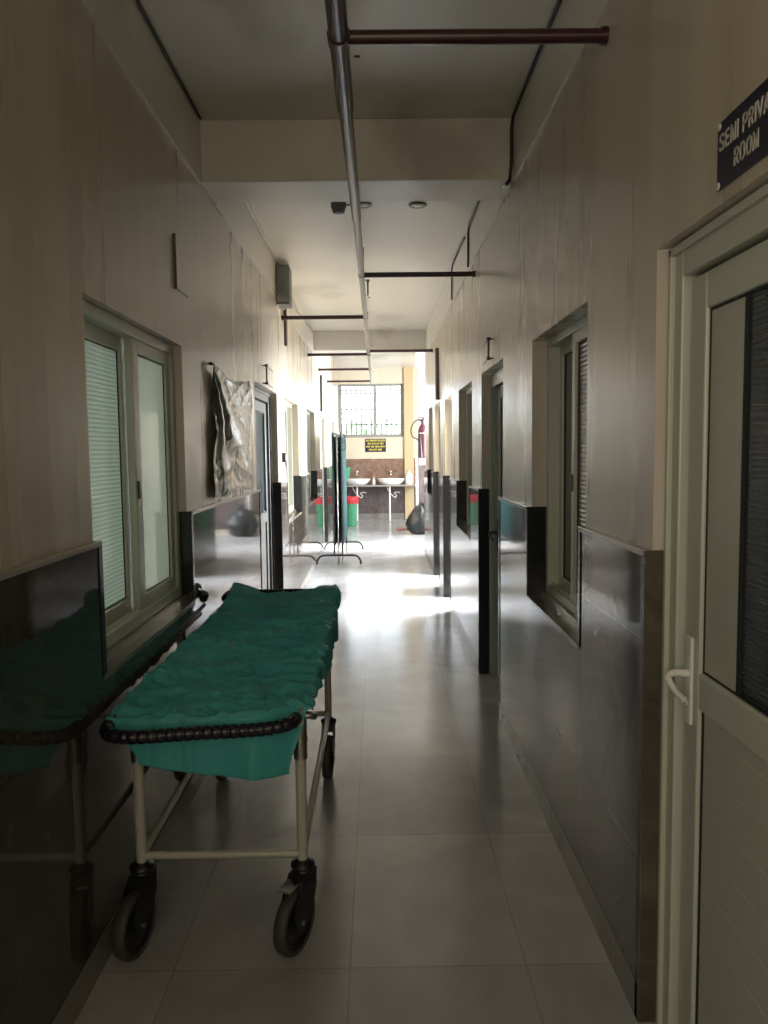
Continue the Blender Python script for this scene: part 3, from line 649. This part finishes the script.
# casters
def caster(lx, ly, ang, brake):
    R_ = 0.100; tr_off = 0.055
    d = Vector((math.cos(ang), math.sin(ang), 0)); nrm = Vector((-d.y, d.x, 0))
    c = Vector((lx, ly, 0)) + d*tr_off; c.z = R_
    rot3 = Matrix((d, nrm, Vector((0, 0, 1)))).transposed().to_4x4()
    top = Vector((lx, ly, 0))
    bm = B()
    lathe(bm, [(0.034, 0.248), (0.038, 0.252), (0.038, 0.262), (0.022, 0.268), (0.018, 0.275)], (lx, ly, 0), 20)
    lathe(bm, [(0.030, 0.232), (0.034, 0.238), (0.034, 0.248), (0.030, 0.250)], (lx, ly, 0), 20)
    # fork cheeks: tapered plates
    for sgn in (-1, 1):
        prof = [(-0.036, 0.238), (0.040, 0.238), (0.070, 0.20), (0.098, 0.14), (tr_off+0.036, 0.095), (tr_off+0.018, 0.070), (tr_off-0.014, 0.066), (tr_off-0.04, 0.09), (-0.014, 0.13), (-0.034, 0.18)]
        lo, hi = [], []
        for px, pz in prof:
            for lst, off in ((lo, 0.024), (hi, 0.029)):
                lst.append(bm.verts.new(rot3 @ Vector((px, sgn*off, pz)) + top))
        bm.faces.new(lo); bm.faces.new(list(reversed(hi)))
        for i in range(len(prof)):
            j = (i+1) % len(prof); bm.faces.new((lo[i], lo[j], hi[j], hi[i]))
    # fork hood
    vs = []
    for px, pz in ((-0.030, 0.240), (0.040, 0.240), (0.040, 0.215), (-0.030, 0.205)):
        vs.append([bm.verts.new(rot3 @ Vector((px, sg_*0.029, pz)) + top) for sg_ in (-1, 1)])
    for i in range(4):
        j = (i+1) % 4; bm.faces.new((vs[i][0], vs[j][0], vs[j][1], vs[i][1]))
    bm.faces.new([q[0] for q in vs]); bm.faces.new([q[1] for q in reversed(vs)])
    cs = obj('caster', bm, M['blackpl'], tr)
    mt = rot3 @ Matrix.Rotation(PI/2, 4, 'X')
    bm = B(); lathe(bm, [(0.078, -0.019), (0.090, -0.021), (R_-0.004, -0.018), (R_, -0.006), (R_, 0.006), (R_-0.004, 0.018), (0.090, 0.021), (0.078, 0.019)], c, 40, mtx=mt, closed=True); obj('tyre', bm, M['rubber'], cs)
    bm = B(); lathe(bm, [(0.010, -0.026), (0.022, -0.024), (0.026, -0.010), (0.066, -0.009), (0.077, -0.0195), (0.079, -0.010), (0.079, 0.010), (0.077, 0.0195), (0.066, 0.009), (0.026, 0.010), (0.022, 0.024), (0.010, 0.026)], c, 32, mtx=mt); obj('hub', bm, M['blackpl'], cs)
    bm = B(); lathe(bm, [(0.009, -0.034), (0.009, 0.034)], c, 6, mtx=mt); obj('axle_bolt', bm, M['steel'], cs)
    if brake:
        bm = B(); base = top + d*0.03 + Vector((0, 0, 0.225)); tip = top + d*0.115 + Vector((0, 0, 0.222))
        a_ = nrm*0.022; 
        vv = [base-a_, base+a_, tip+a_, tip-a_]; lo = [bm.verts.new(p) for p in vv]; hi = [bm.verts.new(p+Vector((0, 0, 0.006))) for p in vv]
        bm.faces.new(lo); bm.faces.new(list(reversed(hi)))
        for i in range(4): bm.faces.new((lo[i], lo[(i+1)%4], hi[(i+1)%4], hi[i]))
        obj('brake_pedal', bm, M['chrome'], cs)
caster(LX, FY, math.radians(256), False)
caster(RX, FY, math.radians(245), True)
caster(LX, RY, math.radians(270), False)
caster(RX, RY, math.radians(268), False)

# ------------------------------------------------------------------ sheet over the trolley
def sstep(a, b_, x):
    t_ = max(0, min(1, (x-a)/(b_-a))); return t_*t_*(3-2*t_)
def fold(over, r=0.022):
    """over = arc length past an edge -> (outward, drop)"""
    if over <= 0: return 0, 0
    q = r*PI/2
    if over < q: an = over/r; return r*math.sin(an), r*(1-math.cos(an))
    return r, r+(over-q)
def ridged(p, oct=4):
    s_ = 0; a = 1; tot = 0
    for o_ in range(oct):
        s_ += a*(1-abs(noise.noise(p)))**3; tot += a; p = p*2.1+Vector((3.1, 1.7, 0.3)); a *= 0.5
    return s_/tot
SX0, SX1 = -0.805, -0.228; SY0, SY1 = 2.225, 4.0
NU, NV = 230, 330
ldrop, rdrop, fdrop, bdrop = 0.05, 0.115, 0.205, 0.05
bm = B(); grid = []
Wt = SX1-SX0; Lt = SY1-SY0
for j in range(NV+1):
    b_ = -fdrop + (Lt+fdrop+bdrop)*j/NV
    row = []
    for i in range(NU+1):
        yb = max(0.0, min(Lt, b_)); Yw = SY0 + yb
        hem = 0.5+0.5*noise.noise(Vector((Yw*2.3, 0.3, 7)))
        rd = rdrop*(0.25+0.75*sstep(0.15, 1.0, yb))*(0.75+0.5*hem)*(1-0.75*sstep(Lt-0.16, Lt+0.02, b_))
        ld = ldrop*(0.2+0.8*sstep(0.1, 0.5, yb))*(1-0.6*sstep(Lt-0.1, Lt, b_))
        if b_ < 0: k_ = sstep(0, -0.03, b_) ; rd *= 1-k_; ld *= 1-k_
        a = -ld + (Wt+rd+ld)*i/NU
        # lateral
        xo, dz = 0.0, 0.0
        if a < 0: o_, d_ = fold(-a, 0.015); x = SX0 - o_; dz += d_
        elif a > Wt: o_, d_ = fold(a-Wt, 0.018); x = SX1 + o_*0.9; dz += d_
        else: x = SX0 + a
        s_ = min(max(a/Wt, 0), 1)
        y = Yw + 0.085*sstep(0.72, 1.0, s_)*(1-sstep(0.0, 0.3, yb)) + 0.010*(1-s_)*0
        x += 0.055*(1-s_)**2*sstep(0.9, 1.8, yb)
        nx, ny = 0.0, 0.0
        if b_ < 0:
            o_, d_ = fold(-b_, 0.02); y -= o_*0.6 - 0.008; dz += d_
            f_ = sstep(0.02, fdrop, -b_)
            x = x + f_*( (1-s_)*0.085 - s_*0.050 )
            dz -= f_*0.045*(1-s_)**2*1.2
            y -= f_*0.05*sstep(0.6, 1.0, s_)
        elif b_ > Lt:
            o_, d_ = fold(b_-Lt, 0.03); y += o_; dz += d_
        # surface shape
        z = 0.772
        mid = 1-abs(2*s_-1)**2
        z += -0.010*mid*sstep(0.0, 0.5, yb)
        rise = sstep(1.42, 1.80, yb)
        z += rise*(0.062 + 0.018*(1-mid) + 0.010*math.cos(2*PI*s_))
        z -= 0.016*math.exp(-((yb-1.36)/0.12)**2)*mid
        z += 0.012*math.exp(-((s_-0.0)/0.12)**2)*sstep(1.2, 1.6, yb)
        # loosely gathered left rear part
        z += 0.012*math.exp(-((yb-1.45)/0.18)**2-((s_-0.12)/0.15)**2)
        # wrinkles
        wx = x + 0.05*noise.noise(Vector((x*4, y*4, 1)))
        fl = 1.0 if b_ > 0 else max(0.12, 1+b_/0.04)
        p1 = Vector((wx*4.5 + y*2.0, y*10 - wx*2.5, 0.5)); p2 = Vector((wx*9-y*3, y*17+wx*5, 4.2))
        wr = 0.046*(ridged(p1, 2)-0.5) + 0.019*(ridged(p2, 3)-0.5) + 0.006*noise.noise(Vector((x*6, y*5, 9)))
        # a few long diagonal creases
        for cx2, cy2, th2, L2, am in ((0.30, 0.50, 0.5, 0.30, 0.014), (0.18, 0.85, -0.4, 0.26, 0.012), (0.42, 1.05, 0.35, 0.30, 0.014), (0.25, 1.30, 0.15, 0.28, 0.013), (0.38, 0.28, 0.7, 0.22, 0.012), (0.12, 0.35, -0.25, 0.2, 0.010)):
            du = (x-SX0-cx2)*math.cos(th2)+(yb-cy2)*math.sin(th2); dv = -(x-SX0-cx2)*math.sin(th2)+(yb-cy2)*math.cos(th2)
            dv += 0.03*math.sin(du*9)
            wr += 1.5*am*math.exp(-(du/L2)**2)*math.exp(-abs(dv)/0.022)
        # long radial folds from the front right corner
        ang = math.atan2(yb+0.03, (Wt-min(max(a,0),Wt))+0.03); rr_ = math.hypot(yb, Wt-a)
        wr += 0.012*math.sin(ang*11+noise.noise(Vector((x*5, y*5, 2)))*2)*math.exp(-((rr_-0.16)/0.16)**2)
        damp = 1-0.45*rise
        if b_ < 0:
            y += wr*0.25 + 0.004*math.sin(x*22); z_add = 0
        else: z_add = wr*damp*fl
        if a > Wt: x += 0.010*math.sin(y*34+3*noise.noise(Vector((0, y*4, 3))))*min(1, (a-Wt)/0.04) + wr*0.5; z_add *= 0.3
        if a < 0: z_add *= 0.4
        row.append(bm.verts.new((max(x, -0.838), y, z+z_add-dz)))
    grid.append(row)
for j in range(NV):
    for i in range(NU):
        f = bm.faces.new((grid[j][i], grid[j][i+1], grid[j+1][i+1], grid[j+1][i])); f.smooth = True
so = obj('bed_sheet', bm, M['sheet'])
so.modifiers.new('thick', 'SOLIDIFY').thickness = 0.0025
tag(so, 'wrinkled teal green cotton sheet draped over the patient trolley', 'sheet')

# ------------------------------------------------------------------ plastic sheet hung on left wall
bm = B(); grid = []; n1, n2 = 70, 90
cy0, cy1 = 4.02, 5.20
for j in range(n2+1):
    row = []
    for i in range(n1+1):
        a = i/n1; t_ = j/n2
        sag = 0.055*math.sin(PI*a)*(1-t_)**2
        yy = cy0 + (cy1-cy0)*a + 0.03*math.sin(t_*5)*(1-a) - 0.05*t_*a
        zz = 2.015 + 0.012*a - sag - t_*(0.70 + 0.012*math.sin(a*9))
        # swag folds radiating from the left top corner
        ang = math.atan2(t_*0.72+0.02, a*1.1+0.02)
        dep = 0.022 + 0.013*math.sin(ang*12 + 2*noise.noise(Vector((a*3, t_*3, 0)))) * min(1, 2.5*t_+0.25)
        dep += 0.014*ridged(Vector((a*4, t_*5, 2.2)), 3)
        if i in (0, n1) and j == 0: dep = 0.006
        row.append(bm.verts.new((XL+dep, yy, zz)))
    grid.append(row)
for j in range(n2):
    for i in range(n1):
        f = bm.faces.new((grid[j][i], grid[j][i+1], grid[j+1][i+1], grid[j+1][i])); f.smooth = True
hs = obj('hanging_sheet', bm, M['foil']); hs.modifiers.new('thick', 'SOLIDIFY').thickness = 0.0015
tag(hs, 'dark shiny plastic sheet pinned by its corners to the left wall', 'sheet')
for y in (cy0+0.01, cy1-0.01):
    bm = B(); lathe(bm, [(0.003, 0), (0.010, 0.018), (0.010, 0.024), (0.002, 0.028)], (XL, y, 2.01), 10, mtx=Matrix.Rotation(PI/2, 4, 'Y')); obj('pin', bm, M['darksteel'], hs)

# ------------------------------------------------------------------ folded ward screen
sc = thing('ward_screen', 'folded privacy screen with teal cloth panels on arched black feet', 'screen', (-0.54, 11.2, 0))
Y0, Y1 = 10.45, 11.95
for k, x in enumerate((-0.600, -0.545, -0.490)):
    zt = 1.80
    ya, yb = Y0+0.02*k, Y1-0.03*k
    bm = B(); tube(bm, [(x, ya, 0.12), (x, ya, zt-0.03), (x, ya+0.03, zt), (x, yb-0.03, zt), (x, yb, zt-0.03), (x, yb, 0.12)], 0.012, 8)
    tube(bm, [(x, ya, 0.25), (x, yb, 0.25)], 0.009, 8)
    pn = obj('panel_frame', bm, M['darksteel'] if k != 1 else M['chrome'], sc)
    bm = B(); g = []
    for j in range(40):
        y = ya+0.03+(yb-ya-0.06)*j/39
        g.append([bm.verts.new((x + 0.014*math.sin(j*1.3+k)*q_ + 0.004, y, z)) for z, q_ in ((1.76, 0.5), (1.2, 1.0), (0.7, 0.9), (0.27, 0.8))])
    for j in range(39):
        for q in range(3):
            f = bm.faces.new((g[j][q], g[j+1][q], g[j+1][q+1], g[j][q+1])); f.smooth = True
    cl = obj('cloth_panel', bm, M['screencloth'], pn); cl.modifiers.new('thick', 'SOLIDIFY').thickness = 0.003
for y in (10.44, 11.98):
    bm = B(); tube(bm, smooth_path([(-0.838, y, 0.012), (-0.83, y, 0.07), (-0.78, y, 0.125), (-0.68, y, 0.135), (-0.42, y, 0.135), (-0.30, y, 0.125), (-0.25, y, 0.07), (-0.24, y, 0.012)], 6), 0.014, 10)
    obj('foot', bm, M['darksteel'], sc)
for x, y in ((-0.545, 10.5), (-0.49, 10.5), (-0.49, 11.9)):
    bm = B(); tube(bm, [(x, y, 0.14), (x, y, 0.05)], 0.012, 8); lathe(bm, [(0.03, -0.01), (0.03, 0.01)], (x, y, 0.030), 14, mtx=Matrix.Rotation(PI/2, 4, 'Y')); obj('castor_wheel', bm, M['steel'], sc)
bm = B(); tube(bm, smooth_path([(-0.475, 10.47, 1.66), (-0.44, 10.47, 1.69), (-0.425, 10.47, 1.64), (-0.44, 10.47, 1.58), (-0.475, 10.47, 1.57)], 5), 0.005, 8); obj('hook', bm, M['darksteel'], sc)

# ------------------------------------------------------------------ basins and counter
ct = thing('wash_counter', 'stone counter carrying two basins below the barred window', 'counter', (0.0, 17.2, 0))
bm = B(); bx(bm, -0.848, 0.94, 16.98, YE-0.024, 0.765, 0.80, 0.004); obj('counter_top', bm, M['cap'], ct)
for x in (-0.47, 0.49):
    pass
for x in (-0.455, 0.27):
    bm = B(); tube(bm, [(x, 17.1, 0.0), (x, 17.1, 0.765)], 0.022, 12); obj('support_post', bm, M['white'], ct)
def basin(x, lab):
    t = thing('wash_basin', lab, 'basin', (x, 17.2, 0.80), 'wash basins on the counter')
    bm = B(); lathe(bm, [(0.16, 0), (0.22, 0.02), (0.275, 0.08), (0.300, 0.13), (0.296, 0.138), (0.285, 0.132), (0.255, 0.08), (0.19, 0.03), (0.02, 0.024)], (x, 17.13, 0.80), 40, 1.0, 0.60)
    obj('bowl', bm, M['ceramic'], t)
    bm = B(); lathe(bm, [(0.022, 0), (0.022, 0.004)], (x, 17.13, 0.8245), 14); obj('drain', bm, M['chrome'], t)
    tp = thing('tap', 'chrome wall tap over the ' + lab.split(' ')[0] + ' basin', 'tap', (x+0.0, YE-0.015, 1.03), 'chrome taps')
    bm = B(); lathe(bm, [(0.024, 0), (0.024, 0.012)], (x, YE-0.015, 1.03), 14, mtx=Matrix.Rotation(PI/2, 4, 'X'))
    tube(bm, smooth_path([(x, YE-0.02, 1.03), (x, YE-0.08, 1.05), (x, YE-0.15, 1.04), (x, YE-0.165, 1.0)], 5), 0.011, 10); obj('spout', bm, M['chrome'], tp)
    bm = B(); tube(bm, [(x, YE-0.06, 1.05), (x, YE-0.06, 1.10)], 0.009, 8); bx(bm, x-0.03, x+0.03, YE-0.07, YE-0.05, 1.095, 1.107, 0.003); obj('tap_handle', bm, M['chrome'], tp)
    wp_ = thing('waste_pipe', 'curled waste pipe below the ' + lab.split(' ')[0] + ' basin', 'pipe', (x, 17.3, 0.6), 'waste pipes below the basins')
    bm = B(); tube(bm, smooth_path([(x-0.10, 17.22, 0.76), (x-0.06, 17.24, 0.66), (x+0.02, 17.3, 0.56), (x+0.09, 17.33, 0.50), (x+0.12, 17.34, 0.55), (x+0.07, 17.36, 0.60), (x+0.14, 17.4, 0.62), (x+0.20, 17.47, 0.60)], 6), 0.011, 8); obj('hose', bm, M['white'], wp_)
basin(-0.46, 'left oval white wash basin on the counter')
basin(0.305, 'right oval white wash basin on the counter')
bm = B(); lathe(bm, [(0.030, 0), (0.034, 0.01), (0.034, 0.10), (0.018, 0.13), (0.010, 0.14), (0.010, 0.165), (0.016, 0.17), (0.014, 0.18)], (-0.08, 17.2, 0.80), 16)
tag(obj('soap_bottle', bm, M['white']), 'small white soap bottle between the two basins', 'bottle')
t = thing('water_can', 'white plastic can on the counter beside the ochre column', 'can', (0.705, 17.2, 0.80))
bm = B(); lathe(bm, [(0.075, 0), (0.084, 0.015), (0.084, 0.20), (0.070, 0.235), (0.030, 0.27), (0.030, 0.285)], (0.705, 17.2, 0.80), 22, 1, 0.8); obj('can_body', bm, M['white'], t)
bm = B(); lathe(bm, [(0.034, 0), (0.034, 0.03)], (0.705, 17.2, 1.083), 16); obj('cap', bm, M['frame'], t)
t = thing('green_bucket', 'small green bucket standing on the counter behind the ward screen', 'bucket', (-0.66, 17.2, 0.80))
bm = B(); lathe(bm, [(0.02, 0.0), (0.085, 0.0), (0.10, 0.02), (0.125, 0.36), (0.135, 0.37), (0.135, 0.39), (0.120, 0.39), (0.095, 0.03), (0.02, 0.025)], (-0.715, 17.37, 0.80), 26, 0.85, 0.80); obj('bucket_body', bm, M['greenpl'], t)
t = thing('green_bin', 'green waste bin with red liner standing before the counter', 'bin', (-0.57, 15.95, 0))
bm = B(); lathe(bm, [(0.02, 0), (0.112, 0), (0.118, 0.02), (0.155, 0.56), (0.160, 0.58), (0.150, 0.58), (0.11, 0.04), (0.02, 0.03)], (-0.57, 15.95, 0), 32); obj('bin_body', bm, M['greenpl'], t)
bm = B(); N_ = 48; rr = []
for z, rad in ((0.47, 0.158), (0.52, 0.172), (0.56, 0.172), (0.60, 0.166), (0.612, 0.155), (0.56, 0.146), (0.40, 0.13)):
    rr.append([bm.verts.new((-0.57+(rad+0.006*math.sin(k*2.3)+0.004*math.sin(k*5.1))*math.cos(2*PI*k/N_), 15.95+(rad+0.006*math.sin(k*2.3))*math.sin(2*PI*k/N_), z+(0.016*math.sin(k*1.7) if z < 0.5 else 0.004*math.sin(k*1.1)))) for k in range(N_)])
for A_, B_ in zip(rr, rr[1:]):
    for k in range(N_):
        f = bm.faces.new((A_[k], A_[(k+1) % N_], B_[(k+1) % N_], B_[k])); f.smooth = True
obj('bin_liner', bm, M['redbag'], t)

# white tube by pillar, its lit side put in as a shape
bm = B(); tube(bm, [(0.745, 14.56, 0.0), (0.745, 14.56, 1.42)], 0.024, 12); lathe(bm, [(0.030, 0), (0.030, 0.04)], (0.745, 14.56, 1.40), 12)
tag(obj('pillar_light_side', bm, M['white']), 'white vertical strip standing for the lit side of the pillar behind the black bag', 'pipe')
# extinguisher
ex = thing('fire_extinguisher', 'dark red extinguisher with looped black hose hung on the pillar', 'extinguisher', (0.88, 14.5, 1.4))
cx_ = 0.86; yy = 14.49
bm = B(); lathe(bm, [(0.03, 1.41), (0.085, 1.415), (0.088, 1.44), (0.088, 1.88), (0.082, 1.94), (0.060, 2.00), (0.030, 2.04), (0.024, 2.08)], (cx_, yy, 0), 28); obj('cylinder_body', bm, M['extinguisher'], ex)
bm = B(); lathe(bm, [(0.024, 2.08), (0.028, 2.085), (0.028, 2.12), (0.018, 2.13)], (cx_, yy, 0), 14); bx(bm, cx_-0.10, cx_+0.03, yy-0.012, yy+0.012, 2.12, 2.135, 0.003); bx(bm, cx_-0.09, cx_+0.03, yy-0.012, yy+0.012, 2.155, 2.17, 0.003); bx(bm, cx_+0.0, cx_+0.03, yy-0.01, yy+0.01, 2.12, 2.165); obj('valve', bm, M['blackpl'], ex)
bm = B(); tube(bm, smooth_path([(cx_-0.02, yy, 2.10), (cx_-0.10, yy-0.03, 2.12), (cx_-0.18, yy-0.04, 2.05), (cx_-0.22, yy-0.04, 1.93), (cx_-0.19, yy-0.04, 1.81), (cx_-0.12, yy-0.06, 1.77), (cx_-0.06, yy-0.10, 1.72)], 6), 0.011, 8); obj('hose', bm, M['cable'], ex)
bm = B(); lathe(bm, [(0.014, 0.40), (0.018, 0.30), (0.022, 0.28), (0.045, 0.02), (0.048, 0.0)], (cx_-0.05, yy-0.12, 1.42), 16); obj('horn', bm, M['blackpl'], ex)
bm = B(); bx(bm, cx_-0.03, cx_+0.03, yy+0.07, 14.6, 1.86, 1.90); lathe(bm, [(0.091, 1.86), (0.091, 1.885)], (cx_, yy, 0), 24); obj('wall_strap', bm, M['steel'], ex)

# rubbish bag
def blob(bm, c, sx, sy, sz, seed, top=1.35):
    N1, N2 = 40, 30; rings = []
    for j in range(N2+1):
        ph = PI*j/N2; ring = []
        for k in range(N1):
            th = 2*PI*k/N1
            p = Vector((math.sin(ph)*math.cos(th), math.sin(ph)*math.sin(th), -math.cos(ph)))
            d = 1 + 0.16*(ridged(p*2.2+Vector((seed, 0, 0)), 3)-0.6) + 0.07*math.sin(th*7+seed)*max(p.z, 0)
            taper = 1-0.38*max(0, p.z+0.2)
            ring.append(bm.verts.new((c[0]+p.x*sx*d*taper, c[1]+p.y*sy*d*taper, max(0.003, c[2]+p.z*sz*d))))
        rings.append(ring)
    for A_, B_ in zip(rings, rings[1:]):
        for k in range(N1):
            f = bm.faces.new((A_[k], A_[(k+1) % N1], B_[(k+1) % N1], B_[k])); f.smooth = True
    bmesh.ops.remove_doubles(bm, verts=bm.verts, dist=0.0008)
bm = B(); blob(bm, (0.82, 14.25, 0.25), 0.31, 0.22, 0.31, 1.3)
tag(obj('rubbish_bag', bm, M['blackbag']), 'black plastic rubbish bag slumped at the foot of the pillar', 'bag')
bm = B(); bx(bm, 0.36, 0.62, 14.95, 15.4, 0.0, 0.012, 0.004)
tag(obj('doormat', bm, M['mat']), 'small dusty red mat on the floor behind the black bag', 'mat')

# ------------------------------------------------------------------ outdoors
bm = B(); bx(bm, -14, 14, YE+0.4, 45, -4.2, -4.0); tag(obj('ground', bm, M['concrete']), 'pale ground outside beyond the barred window', 'ground', kind='structure')
def tree(x, y, h, r, seed, lab):
    t = thing('tree', lab, 'tree', (x, y, -4.0), 'trees outside the barred window')
    bm = B(); tube(bm, [(x, y, -4.0), (x+0.1, y, h-1.5)], 0.18, 10, rad=[0.2, 0.10]); obj('trunk', bm, M['bark'], t)
    rg = random.Random(seed); bm = B()
    for k in range(5200):
        d = Vector((rg.gauss(0, 1), rg.gauss(0, 1), rg.gauss(0, 1))).normalized()*r*rg.uniform(0.55, 1.0)
        d *= 1+0.25*noise.noise(d*1.2+Vector((seed, 0, 0)))
        p = Vector((x, y, h-r)) + Vector((d.x*1.25, d.y, d.z*0.9)); s_ = rg.uniform(0.07, 0.16)
        a_ = Vector((rg.uniform(-1, 1), rg.uniform(-1, 1), rg.uniform(-1, 1))).normalized(); b2 = a_.orthogonal().normalized()
        bm.faces.new([bm.verts.new(p+q) for q in (a_*s_, b2*s_*0.5, -a_*s_, -b2*s_*0.5)])
    obj('foliage', bm, M['leafgreen'], t)
tree(-0.7, 27.0, 3.0, 2.2, 1, 'pale green tree crown left of the window mullion outside')
tree(3.6, 36.0, 3.3, 2.4, 2, 'pale green tree crown right of the window mullion outside')
tree(-6.2, 31.0, 3.0, 2.4, 3, 'pale green tree farther left outside the barred window')
